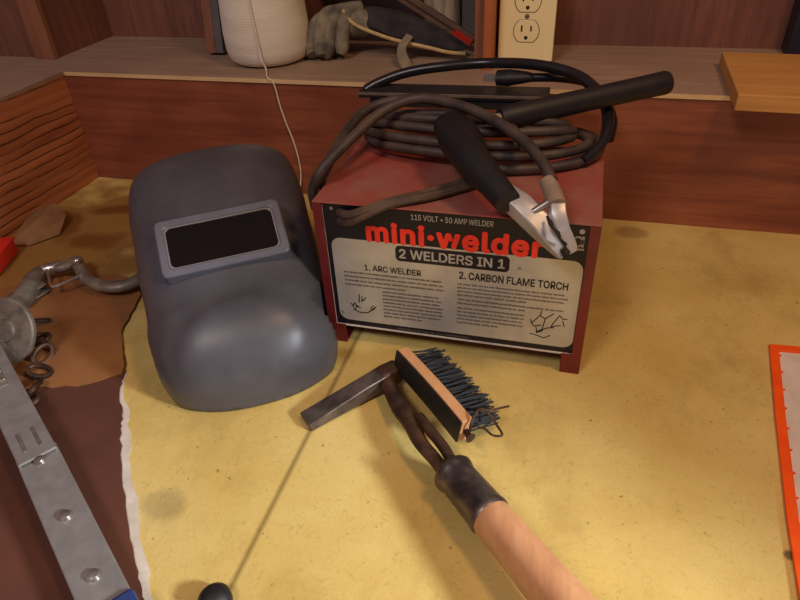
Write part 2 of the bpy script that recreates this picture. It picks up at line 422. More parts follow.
# maker's mark: dot, ring with stem, foot line
ls = [[(.0125+.0042*math.cos(a), .1515+.0048*math.sin(a)) for a in [PI*2*k/12 for k in range(13)]]]
strokes('panel_mark', ls+[[(.0168, .1462), (.0168, .1570)], [(.0105, .1438), (.0185, .1438)]], M['whiteink'], .0018)
bm = B(); prism(bm, [(.0150+.0024*math.cos(2*PI*k/14), .1618+.0024*math.sin(2*PI*k/14)) for k in range(14)], .0003, .0006, on_panel(0))
obj('panel_mark_dot', bm, M['whiteink'], wd, False)
for x, z in ((-.2172, .1632), (-.2175, .0400), (-.0361, .1178)):
    bm = B(); lathe(bm, [(.0018, 0), (.0018, .0004), (.001, .0008)], 14, Matrix.Translation((x, YF-.0037, z)) @ Matrix.Rotation(PI/2, 4, 'X'))
    obj('rivet', bm, M['steel'], wd)

# ================================================================== CABLES ON THE WELDER
R = .0051
bm = B(); pts = []
turns = 5
for k in range(turns*16+1):
    a = -PI/2+2*PI*k/16; q = k/16
    rx = .130-.008*q+.004*math.sin(q*5.1); ry = .074-.011*q+.002*math.cos(q*3.3)
    z = ZT+R+.0005+(.0095*q if q < 4 else .038)*(.62+.38*math.sin(a+PI))+.0012*math.sin(3*a+q)
    pts.append((-.108+rx*math.cos(a)+.004*math.sin(q*2.2), .650+ry*math.sin(a)+.0025*math.cos(q*7), max(z, ZT+R+.0003)))
tube(bm, pts, R, 10, 4)
tag(obj('welding_cable', bm, M['rubber']), 'thick dusty black welding cable coiled in flat loops on top of the welder', 'cable')
bm = B()
tube(bm, [(-.2425, .560, .14), (-.243, .5420, .168), (-.2360, .5460, .184), (-.2312, .5675, .198), (-.2264, .6273, .208), (-.2058, .6544, .214), (-.1723, .6562, .219), (-.1379, .6498, .218), (-.0956, .6218, .218), (-.0623, .6015, .212), (-.045, .570, .207)], R, 10)
tag(obj('looped_lead', bm, M['rubber']), 'black cable arching from the coil and over the left edge of the welder', 'cable')
bm = B()
tube(bm, [(-.0150, .5050, .2045), (-.0265, .5243, .2135), (-.0478, .5539, .221), (-.0804, .5862, .2265), (-.1195, .6113, .230), (-.1587, .624, .230), (-.1917, .6069, .222), (-.215, .5608, .207), (-.2330, .5303, .190), (-.2455, .5260, .168), (-.2475, .530, .145)], .0052, 10)
tag(obj('clamp_lead', bm, M['rubber']), 'dusty cable looping over the coil down to the pale sleeve of the clamp', 'cable')
tw = thing('twin_lead', 'pair of brown cables running over the front top edge of the welder below the clamp', 'cable', (-.13, .52, .17))
for d in (0, .0105):
    bm = B()
    tube(bm, [(-.085+d*.4, .5640-d, .1760), (-.1258+d*.4, .5250-d*.8, .1757), (-.1560+d*.3, .5010-d*.3, .1754), (-.1770, .4905-d*.1, .1705-d*.4), (-.1960, .4900, .1630-d*.7), (-.2090, .4992, .1600-d*.9)], .0041, 8)
    obj('conductor', bm, M['brownc'], tw)

# flat dark bar behind the coil
fb = thing('flat_bar', 'dark flat bar with a lighter front edge lying across the back of the cable coil', 'bar', (-.15, .74, .2))
rot = Matrix.Rotation(.04, 3, 'Z')
bm = B(); box(bm, (-.148, .744, .1985), (.226, .036, .007), rot); obj('bar_body', bm, M['barm'], fb, False, .001)
bm = B(); box(bm, (-.1475, .7253, .2003), (.226, .0016, .0034), rot); obj('front_edge', bm, M['barE'], fb, False, .0003)
bm = B(); box(bm, (-.148, .744, .1895), (.20, .030, .011), rot); obj('lower_spine', bm, M['barm'], fb, False, .001)

# power cord with plug
pc = thing('power_cord', 'glossy black power cord arching behind the flat bar with its plug', 'cord', (-.1, .75, .22))
bm = B(); tube(bm, [(-0.2557, 0.7388, 0.199), (-0.2418, 0.7453, 0.206), (-0.2098, 0.7557, 0.216), (-0.168, 0.7639, 0.222), (-0.1089, 0.772, 0.226), (-.0488, .750, .231), (-.0032, .7274, .226), (.0218, .6936, .214), (.030, .670, .201), (.0264, .640, .188), (.010, .612, .1775)], [.0062]*9+[.0056]*2, 10); obj('cord', bm, M['cord'], pc)
bm = B(); tube(bm, [(-.0640, .7568, .2150), (-.0256, .7588, .2150), (.0089, .7610, .2090), (.0254, .7333, .2010), (.0360, .700, .190), (.034, .665, .182)], .0052, 10); obj('plug_lead', bm, M['cord'], pc)
bm = B(); tube(bm, [(-.098, .7600, .2125), (-.084, .7590, .2135), (-.066, .7575, .2150), (-.055, .757, .2152)], [.0115, .0125, .009, .006], 12, flat=.75); obj('plug', bm, M['blackp'], pc)
for d in (-.005, .005):
    bm = B(); box(bm, (-.106, .760+d, .2125), (.016, .0016, .006)); obj('prong', bm, M['steel'], pc, False)

# electrode holder / torch handle (black tube)
eh = thing('torch_handle', 'long black tubular torch handle sticking out past the right edge of the welder', 'torch handle', (0, .69, .21))
a, b = Vector((-.0738, .6080, .2185)), Vector((.0850, .7150, .2270)); d = (b-a).normalized()
bm = B(); tube(bm, [a, a+d*.004, a+d*.03, a+d*.10, b-d*.03, b-d*.003, b], [.0100, .0118, .0120, .0115, .0118, .0122, .0114], 20, smooth=False); obj('grip', bm, M['blackp'], eh)
bm = B(); tube(bm, [b-d*.002, b+d*.0006], [.0090, .0090], 16, smooth=False); obj('end_hole', bm, M['slot'], eh)
bm = B(); tube(bm, [a-d*.013, a-d*.004, a+d*.001], [.0045, .0058, .0058], 12, smooth=False); obj('collar', bm, M['beige'], eh)

# ground clamp
gc = thing('ground_clamp', 'silver spring clamp with black sleeve hanging over the top front edge of the welder', 'clamp', (-.03, .5, .18))
bm = B(); tube(bm, [(-0.1255, 0.5959, 0.213), (-0.1064, 0.5594, 0.212), (-0.0852, 0.5254, 0.208), (-0.0648, 0.498, 0.202), (-0.0481, 0.4768, 0.196)], [.013, .0175, .0165, .0128, .0112], 16); obj('black_sleeve', bm, M['blackp'], gc)
bm = B(); tube(bm, [(-.121, .602, .210), (-.104, .573, .205), (-.088, .548, .199)], [.018, .0205, .015], 14); obj('sleeve_mouth', bm, M['blackp'], gc)
# lower jaw: folded sheet tapering to the nose
def jaw(pts, ws, hs, side, name, m):
    bm = B(); rings = []
    for i, p in enumerate(pts):
        p = Vector(p); t = (Vector(pts[min(i+1, len(pts)-1)])-Vector(pts[max(i-1, 0)])).normalized()
        s = Vector(side); s = (s-t*s.dot(t)).normalized(); u = s.cross(t)
        w, h = ws[i], hs[i]
        rings.append([bm.verts.new(p+s*w*x+u*h*y) for x, y in ((-1, -.86), (-.86, -1), (.86, -1), (1, -.86), (1, .86), (.86, 1), (-.86, 1), (-1, .86))])
    for a, b in zip(rings, rings[1:]):
        for k in range(8): bm.faces.new((a[k], a[(k+1) % 8], b[(k+1) % 8], b[k]))
    bm.faces.new(rings[0][::-1]); bm.faces.new(rings[-1])
    return obj(name, bm, m, gc)
jaw([(-0.0548, 0.4967, 0.194), (-0.0387, 0.485, 0.189), (-0.0193, 0.4737, 0.177), (-0.0055, 0.4704, 0.163), (0.0011, 0.4703, 0.155)], [.0085, .0092, .0088, .0070, .0055], [.0066, .0085, .0085, .0066, .0052], (.85, .5, .1), 'jaw', M['chrome'])
jaw([(-0.0086, 0.4841, 0.194), (-0.0076, 0.4761, 0.189), (-0.003, 0.4713, 0.179), (0.0049, 0.4723, 0.164), (0.0072, 0.473, 0.158)], [.0060, .0064, .0056, .0048, .0040], [.0050, .0055, .0055, .0055, .0048], (.85, .5, .1), 'jaw', M['chrome'])
bm = B(); tube(bm, [(-0.0192, 0.5053, 0.204), (-0.013, 0.4937, 0.199), (-0.0083, 0.4805, 0.194)], [.0070, .0078, .0082], 14); obj('pale_sleeve', bm, M['beige'], gc)
bm = B(); tube(bm, [(-.027, .476, .189), (-.012, .484, .198)], .0032, 10, smooth=False); obj('pivot_pin', bm, M['bright'], gc)
bm = B(); tube(bm, [(0.0005, 0.4666, 0.163), (0.0044, 0.4644, 0.158)], .0036, 8, smooth=False); obj('tip_hole', bm, M['slot'], gc)
bm = B(); tube(bm, [(-0.0151, 0.4684, 0.1905), (-0.0111, 0.4611, 0.1875), (-0.0092, 0.4602, 0.1845), (-0.0048, 0.459, 0.181), (-0.0027, 0.4567, 0.177), (0.0025, 0.46, 0.17)], [.0010, .0024, .0012, .0022, .0010, .0018], 8, 2, flat=.6); obj('jaw_gap', bm, M['slot'], gc)

# ================================================================== HELMET
hm = bpy.data.objects.new('welding_helmet', None); COL.objects.link(hm)
tag(hm, 'slate grey welding helmet with dark rectangular lens lying tilted on the worktop', 'welding helmet')
hm.location = (-.3345, .4860, .1235)
hm.rotation_euler = (Matrix.Rotation(math.radians(30), 3, 'Z') @ Matrix.Rotation(math.radians(-58.5), 3, 'X') @ Matrix.Rotation(math.radians(-3), 3, 'Y')).to_euler()
def hobj(name, bm, m, parent=hm, **k):
    o = obj(name, bm, m, None, **k); o.parent = parent; return o
rows = [  # z, y at the front, half width, y at the back rim
    (-.170, .082, .036, .100), (-.1705, .066, .044, .102), (-.168, .046, .055, .104), (-.158, .024, .065, .106), (-.144, .006, .079, .108), (-.120, -.007, .0895, .110), (-.096, -.011, .093, .112),
    (-.070, -.007, .096, .114), (-.046, .001, 0.0953, .115), (0, .003, 0.0972, .116), (.040, .004, 0.0972, .117), (.075, .008, .0985, .122),
    (.108, .014, .0968, .126), (.135, .027, .0935, .130), (.152, .048, .085, .132), (.160, .074, .080, .134), (.162, .105, .078, .136)]
fine = catmull([(r[0], r[1], r[2]) for r in rows], 4)
backs = []
for i in range(len(rows)-1):
    for k in range(4): backs.append(rows[i][3]+(rows[i+1][3]-rows[i][3])*k/4)
backs.append(rows[-1][3])
HM = Matrix.LocRotScale(hm.location, hm.rotation_euler, None); HMI = HM.inverted()
bm = B(); grid = []
NU = 44
for q, yb in zip(fine, backs):
    z, yf, a = q; D = min(.062, max(yb-yf-.004, .004)); ring = []
    for j in range(NU+1):
        u = -1+2*j/NU; s = 1 if u >= 0 else -1; au = abs(u)
        if au < .72:
            th = au/.72*PI/2; n = 2.5
            x = a*abs(math.sin(th))**(2/n); y = yf+D*(1-abs(math.cos(th))**(2/n))
        else:
            x = a*(1+.02*(au-.72)); y = yf+D+(yb-yf-D)*(au-.72)/.28
        # raised chin: a soft domed ridge under the lens
        rr = (x/.074)**2+((z+.118)/.056)**2
        if rr < 1 and y < yb-.01:
            q_ = min(1, (1-rr)/.55); y -= .0055*q_*q_*(3-2*q_)
        p = Vector((s*x, y, z)); wp = HM @ p
        if wp.y > .470 and wp.x > -.2400: wp.x = -.2400; p = HMI @ wp
        ring.append(bm.verts.new(p))
    grid.append(ring)
for a, b in zip(grid, grid[1:]):
    for j in range(NU): bm.faces.new((a[j], a[j+1], b[j+1], b[j]))
# the rim is level: it rests on the worktop all round
bmesh.ops.bisect_plane(bm, geom=bm.verts[:]+bm.edges[:]+bm.faces[:], plane_co=HMI @ Vector((0, 0, .0015)), plane_no=(HMI.to_3x3() @ Vector((0, 0, 1))).normalized(), clear_inner=True)
sh = hobj('shell', bm, M['helmet'])
for p in sh.data.polygons: p.use_smooth = True
for e in sh.data.edges: e.use_edge_sharp = False
so = sh.modifiers.new('s', 'SOLIDIFY'); so.thickness = .0028; so.offset = -1
# lens frame: a rounded ring with bevelled lips
def ring_frame(o_, i_, y0, y1, m, name, bev):
    bm = B(); A = rrect(*o_); Bn = rrect(*i_); n = len(A); v = []
    for P, y in ((A, y1), (A, y0), (Bn, y0), (Bn, y1)): v.append([bm.verts.new((p[0], y, p[1])) for p in P])
    for k in range(4):
        a, b = v[k], v[(k+1) % 4]
        for j in range(n): bm.faces.new((a[j], a[(j+1) % n], b[(j+1) % n], b[j]))
    return hobj(name, bm, m, bevel=bev)
ring_frame((-.0635, .0635, -.0325, .0325, .006), (-.0548, .0548, -.0240, .0240, .006), -.0065, .018, M['hframe'], 'lens_frame', .002)
ring_frame((-.0548, .0548, -.0240, .0240, .006), (-.0536, .0536, -.0228, .0228, .006), -.0045, .006, M['steel'], 'lens_gasket', 0)
bm = B(); prism(bm, rrect(-.0549, .0549, -.0241, .0241, .006), 0, .003, Matrix.Translation((0, 0, 0)) @ Matrix(((1, 0, 0, 0), (0, 0, -1, 0), (0, 1, 0, 0), (0, 0, 0, 1))))
hobj('lens', bm, M['lens'], smooth=False)
# headgear band inside
bm = B(); pp = [(.072*math.cos(a), .098+.026*math.sin(a)*1.0, .045-.0*a) for a in [PI*k/12 for k in range(13)]]
tube(bm, [(-.092, .080, .045)]+[(-p[0], p[1], p[2]) for p in pp]+[(.092, .080, .045)], .011, 10, flat=.25, up=(0, 1, 0)); hobj('headband', bm, M['hgear'])

# ================================================================== CHIPPING HAMMER + BRUSH
ch = thing('chipping_hammer', 'chipping hammer with light wooden handle and dark chisel head on the worktop', 'hammer', (-.06, .33, 0))
hd = Vector((.700, -.709, .055)).normalized()
f0 = Vector((-.0635, .3275, .0245))
bm = B()
L = .30; mt = frame_to(f0+hd*.040, hd)
prof = [(.0140, 0), (.0158, .004), (.0163, .02), (.0170, .06), (.0182, .12), (.0190, .18), (.0200, .24), (.0185, .285), (.012, .297), (.003, .30)]
lathe(bm, prof, 28, mt)
# handle built along local Z so that the grain follows it
o = obj('handle', bm, M['ashwood'], ch)
bm = B(); lathe(bm, [(.0130, -.004), (.0165, -.0035), (.0178, -.001), (.0172, .003), (.0157, .006), (.0161, .020), (.0167, .044), (.0174, .046), (.0173, .049), (.0166, .0505)], 28, frame_to(f0, hd)); obj('ferrule', bm, M['ferrule'], ch)
# forged shank: two bars that meet at the head
bm = B(); tube(bm, [(-.064, .3220, .0235), (-.0830, .3400, .0240), (-.0990, .3560, .0230), (-.1130, .3790, .0200), (-.1270, .3960, .0175), (-.1410, .4150, .0160), (-.1535, .4370, .0150)], [.0060, .0060, .0064, .0085, .0090, .0075, .0085], 10, flat=.8); obj('shank', bm, M['rust'], ch)
bm = B(); tube(bm, [(-.0600, .3285, .0250), (-.0760, .3490, .0280), (-.0930, .3670, .0275), (-.1060, .3830, .0240)], .0048, 10); obj('shank_bar', bm, M['rust'], ch)
# head block and flat chisel
bm = B(); box(bm, (-.1515, .4405, .0145), (.024, .019, .020), Matrix.Rotation(math.radians(49), 3, 'Z')); obj('head', bm, M['rust'], ch, True, .004)
cd = (Vector((-.2145, .3705, .0045))-Vector((-.1515, .4405, .0150))).normalized()
cs = Vector((cd.y, -cd.x, 0)).normalized()
def loft(name, pts, m, parent, bev=.001):
    bm = B(); rings = []
    for p, d, s, w, h in pts:
        u = s.cross(d).normalized()
        rings.append([bm.verts.new(p+s*w*x+u*h*y) for x, y in ((-1, -1), (1, -1), (1, 1), (-1, 1))])
    for a, b in zip(rings, rings[1:]):
        for k in range(4): bm.faces.new((a[k], a[(k+1) % 4], b[(k+1) % 4], b[k]))
    bm.faces.new(rings[0][::-1]); bm.faces.new(rings[-1])
    return obj(name, bm, m, parent, True, bev)
c0 = Vector((-.1515, .4405, .0150))
loft('chisel', [(c0, cd, cs, .0090, .0090), (c0+cd*.03, cd, cs, .0088, .0080), (c0+cd*.07, cd, cs, .0098, .0058), (c0+cd*.094, cd, cs, .0108, .0040)], M['ferrule'], ch)

br = thing('wire_brush', 'wire brush with black back, pale wood edge and dark bristles beside the hammer', 'brush', (-.1, .41, 0))
b0, b1 = Vector((-.1445, .4500, 0)), Vector((-.0650, .3690, 0))
bl = (b1-b0).normalized(); bn = Vector((-bl.y, bl.x, 0))     # towards the bristles
if bn.x < 0: bn = -bn
LB = (b1-b0).length; W = .0225; Z0 = .0015; TA = .22
bu = (Vector((0, 0, 1))*math.cos(TA)+bn*math.sin(TA)); bq = (bn*math.cos(TA)-Vector((0, 0, 1))*math.sin(TA)); b0 = b0+Vector((0, 0, .0165))
def bpt(s, n, z): return b0+bl*s+bq*n+bu*z
bm = B()
def slab(n0, n1, z0, z1, s0=0., s1=None, bow=.002):
    s1 = LB if s1 is None else s1
    A = []
    for k in range(9):
        f = k/8; s = s0+(s1-s0)*f; bo = bow*4*f*(1-f)*.6
        A.append([bm.verts.new(bpt(s, n+bo, z)) for n, z in ((n0, z0), (n1, z0), (n1, z1), (n0, z1))])
    for a, b in zip(A, A[1:]):
        for k in range(4): bm.faces.new((a[k], a[(k+1) % 4], b[(k+1) % 4], b[k]))
    bm.faces.new(A[0][::-1]); bm.faces.new(A[-1])
slab(-.0045, .0072, Z0, Z0+W); obj('block', bm, M['brushwood'], br, False, .0008)
bm = B(); slab(-.0062, -.0045, Z0-.0003, Z0+W-.0006); obj('black_back', bm, M['blackpaint'], br, False, .0006)
bm = B()
for i in range(19):
    for j in range(6):
        s = .006+(LB-.012)*i/18; z = Z0+.003+(W-.006)*j/5; f = (s/LB); bo = .002*4*f*(1-f)
        p = bpt(s, .0072+bo, z)
        lean = Vector((random.gauss(0, .0016), random.gauss(0, .0016), random.gauss(0, .0012))); ln_ = random.uniform(.029, .034)
        for w in range(6):
            jit = lean+Vector((random.gauss(0, .0009), random.gauss(0, .0009), random.gauss(0, .0012)))
            q = bpt(s, .0072+bo+ln_+random.uniform(-.002, .001), z)+jit; q.z = max(q.z, .001)
            r0 = p+Vector((random.gauss(0, .0006), random.gauss(0, .0006), random.gauss(0, .0006)))
            tube(bm, [r0, r0.lerp(q, .5)+Vector((0, 0, random.gauss(0, .0005))), q], .00055, 3, 1, smooth=False)
tag_b = obj('bristles', bm, M['bristle'], br); tag_b['kind'] = 'stuff'
bm = B(); tube(bm, [bpt(LB-.004, .002, Z0+W*.5), bpt(LB+.006, .001, Z0+W*.45), bpt(LB+.0085, .001, Z0+W*.45)], [.0028, .0028, .005], 12, smooth=False); obj('screw', bm, M['rust'], br)
e = bpt(LB+.006, .001, Z0+W*.45)
bm = B(); tube(bm, [e, e+Vector((.001, .004, .012)), e+Vector((.004, .016, .015)), e+Vector((.010, .022, .012)), e+Vector((.022, .012, .006)), e+Vector((.0275, .004, .004)), e+Vector((.020, .002, .004)), e+Vector((.012, .007, .005)), e+Vector((.006, .008, .004))], .0011, 8); obj('wire_hook', bm, M['rust'], br)
bm = B(); tube(bm, [bpt(LB-.002, .014, .030), bpt(LB+.001, .026, .030), bpt(LB+.003, .042, .031)], .0010, 8); obj('loose_wire', bm, M['rust'], br)

# ================================================================== CARDBOARD, SCRAPS (left)
def sheet(name, outline, z, th, m, parent=None, wob=0.0):
    bm = B(); prism(bm, outline, z, z+th); return obj(name, bm, m, parent, False)
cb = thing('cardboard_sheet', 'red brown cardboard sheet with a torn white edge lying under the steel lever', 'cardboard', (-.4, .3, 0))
def jag(pts, amp, n=6):
    out = []
    P = catmull([(*p, 0) for p in pts], n)
    for p in P: out.append((p.x+random.uniform(-amp, amp), p.y+random.uniform(-amp, amp)))
    return out
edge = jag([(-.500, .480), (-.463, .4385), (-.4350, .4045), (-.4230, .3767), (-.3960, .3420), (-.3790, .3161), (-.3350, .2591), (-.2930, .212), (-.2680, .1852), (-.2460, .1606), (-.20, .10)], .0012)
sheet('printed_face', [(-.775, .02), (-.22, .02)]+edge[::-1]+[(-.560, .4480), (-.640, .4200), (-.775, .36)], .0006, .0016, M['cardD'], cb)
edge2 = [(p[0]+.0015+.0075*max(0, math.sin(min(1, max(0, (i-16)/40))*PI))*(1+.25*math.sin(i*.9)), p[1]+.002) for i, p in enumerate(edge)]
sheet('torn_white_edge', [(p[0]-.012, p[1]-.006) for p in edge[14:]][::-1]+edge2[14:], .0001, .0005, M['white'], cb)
ct = thing('cardboard_flap', 'tan brown cardboard flap under the steel hook, above the red brown sheet', 'cardboard', (-.55, .5, 0))
sheet('flap', jag([(-.7700, .430), (-.690, .500), (-.650, .5350), (-.600, .5500), (-.545, .5600), (-.505, .535), (-.490, .500), (-.475, .455), (-.436, .405)], .001, 4)+jag([(-.432, .392), (-.470, .368), (-.520, .350), (-.60, .300)], .002, 4)+[(-.775, .28)], .0024, .0012, M['cardT'], ct)
bm = B(); tube(bm, [(-.585, .440, .0037), (-.545, .4650, .0040), (-.505, .4830, .0037)], .0008, 6, flat=.6); obj('crease', bm, M['cardT'], ct)
bm = B()
P = [(-.772, .600, .002), (-.775, .668, .020), (-.752, .690, .026), (-.725, .676, .014), (-.712, .640, .003), (-.735, .605, .002)]
vs = [bm.verts.new(p) for p in P]; c = bm.verts.new((-.748, .645, .020))
for k in range(len(P)): bm.faces.new((vs[k], vs[(k+1) % len(P)], c))
o = tag(obj('paper_scrap', bm, M['scrap'], None, False), 'crumpled tan paper scrap by the foot of the side board', 'paper scrap')
o.modifiers.new('s', 'SOLIDIFY').thickness = .0008
rb = thing('red_box', 'low red box at the left edge of the photo beside the side board', 'box', (-.755, .55, 0))
q = Matrix.Rotation(.35, 3, 'Z')
bm = B(); box(bm, (-.742, .552, .011), (.030, .070, .020), q); obj('box_body', bm, M['redp'], rb, False, .002)
bm = B(); box(bm, (-.742, .552, .0225), (.033, .073, .003), q); obj('lid', bm, M['redp'], rb, False, .001)

# ================================================================== CABLE PULLER (come-along)
cp = thing('cable_puller', 'grey steel hand cable puller with riveted lever, ratchet wheel and open hook on the cardboard', 'cable puller', (-.5, .35, 0))
# lever: upper channel and lower riveted strap
def bar(name, a, b, w, h, m, parent=cp, bev=.0012, up=(0, 0, 1)):
    a, b = Vector(a), Vector(b); d = b-a; x = d.normalized(); u = Vector(up); y = u.cross(x).normalized(); z = x.cross(y)
    bm = B(); box(bm, (a+b)/2, (d.length, w, h), Matrix((x, y, z)).transposed()); return obj(name, bm, m, parent, False, bev)
UA, UB = Vector((-.6000, .3865, .0270)), Vector((-.4150, .2620, .0270))
lv = bar('lever_channel', UA, UB, .0310, .003, M['steel'])
ud = (UB-UA).normalized(); us = Vector((-ud.y, ud.x, 0))
for s in (-1, 1):
    o = bar('channel_wall', UA+us*s*.0150+Vector((0, 0, -.005)), UB+us*s*.0150+Vector((0, 0, -.005)), .0018, .012, M['steel'])
    bar('slot', UB-ud*.040+us*s*.0062+Vector((0, 0, .0016)), UB-ud*.012+us*s*.0062+Vector((0, 0, .0016)), .0032, .0012, M['dsteel'])
bar('slot', UA+ud*.05+Vector((0, 0, .0018)), UA+ud*.105+Vector((0, 0, .0018)), .011, .0014, M['dsteel'], bev=.0006)
for k in range(3):
    p = UA+ud*(.062+.016*k)+Vector((0, 0, .0025)); bm = B(); box(bm, p, (.010, .004, .003), Matrix.Rotation(.9, 3, 'Z')); obj('ratchet_tooth', bm, M['bright'], cp, False, .0006)
LA, LB_ = Vector((-.4250, .2690, .0225)), Vector((-.2627, .1555, .0180))
bar('lever_strap', LA, LB_, .0335, .0045, M['steel'])
ld = (LB_-LA).normalized()
bar('grip', LA+ld*.1800, LB_+ld*.055, .0370, .0130, M['blue'], bev=.004)
for s in (.0140, .0870, .1530):
    p = LA+ld*s+Vector((0, 0, .0025)); bm = B(); lathe(bm, [(.0056, -.001), (.0056, .0006), (.0044, .0028), (.0018, .0038)], 18, Matrix.Translation(p)); obj('rivet', bm, M['bright'], cp)
# wheel and side frame
wz = .019
wm = frame_to((-.566, .398, .0365), (0, -.85, .5))
bm = B(); lathe(bm, [(.010, -.003), (.034, -.003), (.0355, -.0015), (.0355, .0020), (.034, .0035), (.013, .0040), (.012, .007), (.004, .008)], 40, wm); obj('ratchet_wheel', bm, M['dsteel'], cp)
bm = B(); lathe(bm, [(.016, -.020), (.016, -.003), (.014, -.0025)], 30, wm); obj('drum', bm, M['rust'], cp)
bar('side_plate', (-.652, .430, .0155), (-.628, .512, .0155), .022, .003, M['dsteel'])
bar('side_plate', (-.650, .430, .0065), (-.626, .512, .0065), .022, .003, M['dsteel'])
bm = B(); tube(bm, [(-.627, .470, .012), (-.632, .490, .014), (-.640, .512, .016), (-.648, .533, .016)], [.012, .0125, .012, .008], 14); obj('block_neck', bm, M['dsteel'], cp)
bm = B()
for k, c in enumerate([(-0.4968, 0.3316, 0.008), (-0.5045, 0.3504, 0.008), (-0.5183, 0.3737, 0.008), (-0.5341, 0.3984, 0.008), (-0.5555, 0.4221, 0.008), (-0.5821, 0.4467, 0.008)]):
    c = Vector(c); u = Vector((math.cos(k*1.3+.6), math.sin(k*1.3+.6), .25*(-1)**k)).normalized(); v = u.cross(Vector((0, 0, 1))).normalized()
    if k % 2: v = (v+Vector((0, 0, .9))).normalized()
    tube(bm, [c+u*.0120*math.cos(a_)+v*.0078*math.sin(a_) for a_ in [2*PI*i/12 for i in range(13)]], .0028, 8, 2)
bm.verts.ensure_lookup_table()
obj('chain', bm, M['rust'], cp)
# hook with swivel, latch
bm = B(); tube(bm, [(-0.6522, 0.5291, 0.016), (-0.6371, 0.5378, 0.017), (-0.6262, 0.5472, 0.017)], [.007, .0085, .008], 14); obj('swivel', bm, M['bright'], cp)
bm = B(); tube(bm, [(-0.6308, 0.5414, 0.017), (-0.6193, 0.547, 0.018), (-0.6161, 0.5625, 0.018), (-0.5973, 0.5464, 0.018), (-0.5721, 0.527, 0.017), (-0.5426, 0.5186, 0.016), (-0.5186, 0.5234, 0.016), (-0.5078, 0.539, 0.016), (-0.51, 0.5619, 0.016), (-0.5241, 0.5786, 0.016), (-0.5381, 0.5859, 0.016)], [.0090, .0085, .0075, .0078, .0084, .0090, .0092, .0086, .0072, .0055, .0030], 14, flat=.75); obj('hook', bm, M['dsteel'], cp)
bm = B(); tube(bm, [(-0.6288, 0.526, 0.024), (-0.602, 0.5008, 0.02), (-0.5924, 0.5071, 0.02), (-0.5779, 0.5275, 0.022)], .0018, 8, n=5); obj('latch', bm, M['bright'], cp)
bm = B(); tube(bm, [(-0.6166, 0.5521, 0.012), (-0.601, 0.5476, 0.026), (-0.601, 0.5558, 0.027)], .0042, 10); obj('latch_pin', bm, M['bright'], cp)
# dark knob at the bottom edge
bm = B(); lathe(bm, [(.011, 0), (.012, .003), (.0115, .010), (.008, .014), (.003, .0155)], 24, Matrix.Translation((-.2112, .1930, .0002))); tag(obj('black_button', bm, M['blackp']), 'small black round button on the worktop at the bottom edge of the photo', 'button')

# ================================================================== ORANGE-EDGED SHEET (right)
og = thing('orange_edged_sheet', 'white sheet with a bright orange stitched border at the right edge of the worktop', 'sheet', (.3, .45, 0))
O = [(.2185, .5795), (.2048, .4726), (.1925, .3617), (.1875, .2942), (.1830, .240)]
bm = B(); prism(bm, O+[(.42, .20), (.46, .594)], .0008, .0022); obj('white_face', bm, M['sheet'], og, False, .0004)
P = [(p[0], p[1], .0030) for p in O]
def ribbon(name, P, w, th, m, parent, z):
    bm = B(); rows_ = []
    for i, p in enumerate(P):
        a = Vector(P[max(i-1, 0)][:2]); b = Vector(P[min(i+1, len(P)-1)][:2]); d = (b-a).normalized(); n = Vector((-d.y, d.x))
        q = Vector(p[:2]); rows_.append([bm.verts.new((*(q), z)), bm.verts.new((*(q+n*w), z)), bm.verts.new((*(q+n*w), z+th)), bm.verts.new((*(q), z+th))])
    for a, b in zip(rows_, rows_[1:]):
        for k in range(4): bm.faces.new((a[k], a[(k+1) % 4], b[(k+1) % 4], b[k]))
    bm.faces.new(rows_[0][::-1]); bm.faces.new(rows_[-1]); return obj(name, bm, m, parent, False, .0006)
ribbon('orange_border', [(O[0][0], O[0][1])]+O[1:], .0085, .0036, M['orange'], og, .0004)
ribbon('orange_border', [(.46, .5955), (.2182, .5815)], .010, .0036, M['orange'], og, .0005)
for k in range(12):
    y = .565-.026*k
    i = next(i for i in range(4) if O[i+1][1] <= y); f = (O[i][1]-y)/(O[i][1]-O[i+1][1]); x = O[i][0]+(O[i+1][0]-O[i][0])*f+.0088
    bm = B(); box(bm, (x, y, .0032), (.0030, .0013, .0014)); obj('stitch', bm, M['orange'], og, False)

# ================================================================== LEDGE: wood block, case
bm = B()
mt = Matrix.Identity(4)
pts = [(.1695, .777), (.340, .770), (.346, .948), (.1745, .955)]
prism(bm, pts, H+.0003, H+.0190)
tag(obj('wood_block', bm, M['block'], None, False, .0012), 'short pine board overhanging the ledge at the right edge of the photo', 'board')
dk = thing('dark_case', 'dark blue black upright case on the ledge behind the pine board', 'case', (.33, 1.0, H))
bm = B(); mm(bm, (.2665, 1.012, H+.0003), (.40, 1.048, H+.17)); obj('case_body', bm, M['darkbox'], dk, False, .004)
bm = B(); mm(bm, (.262, 1.008, H+.170), (.404, 1.050, H+.186)); obj('case_lid', bm, M['darkbox'], dk, False, .003)

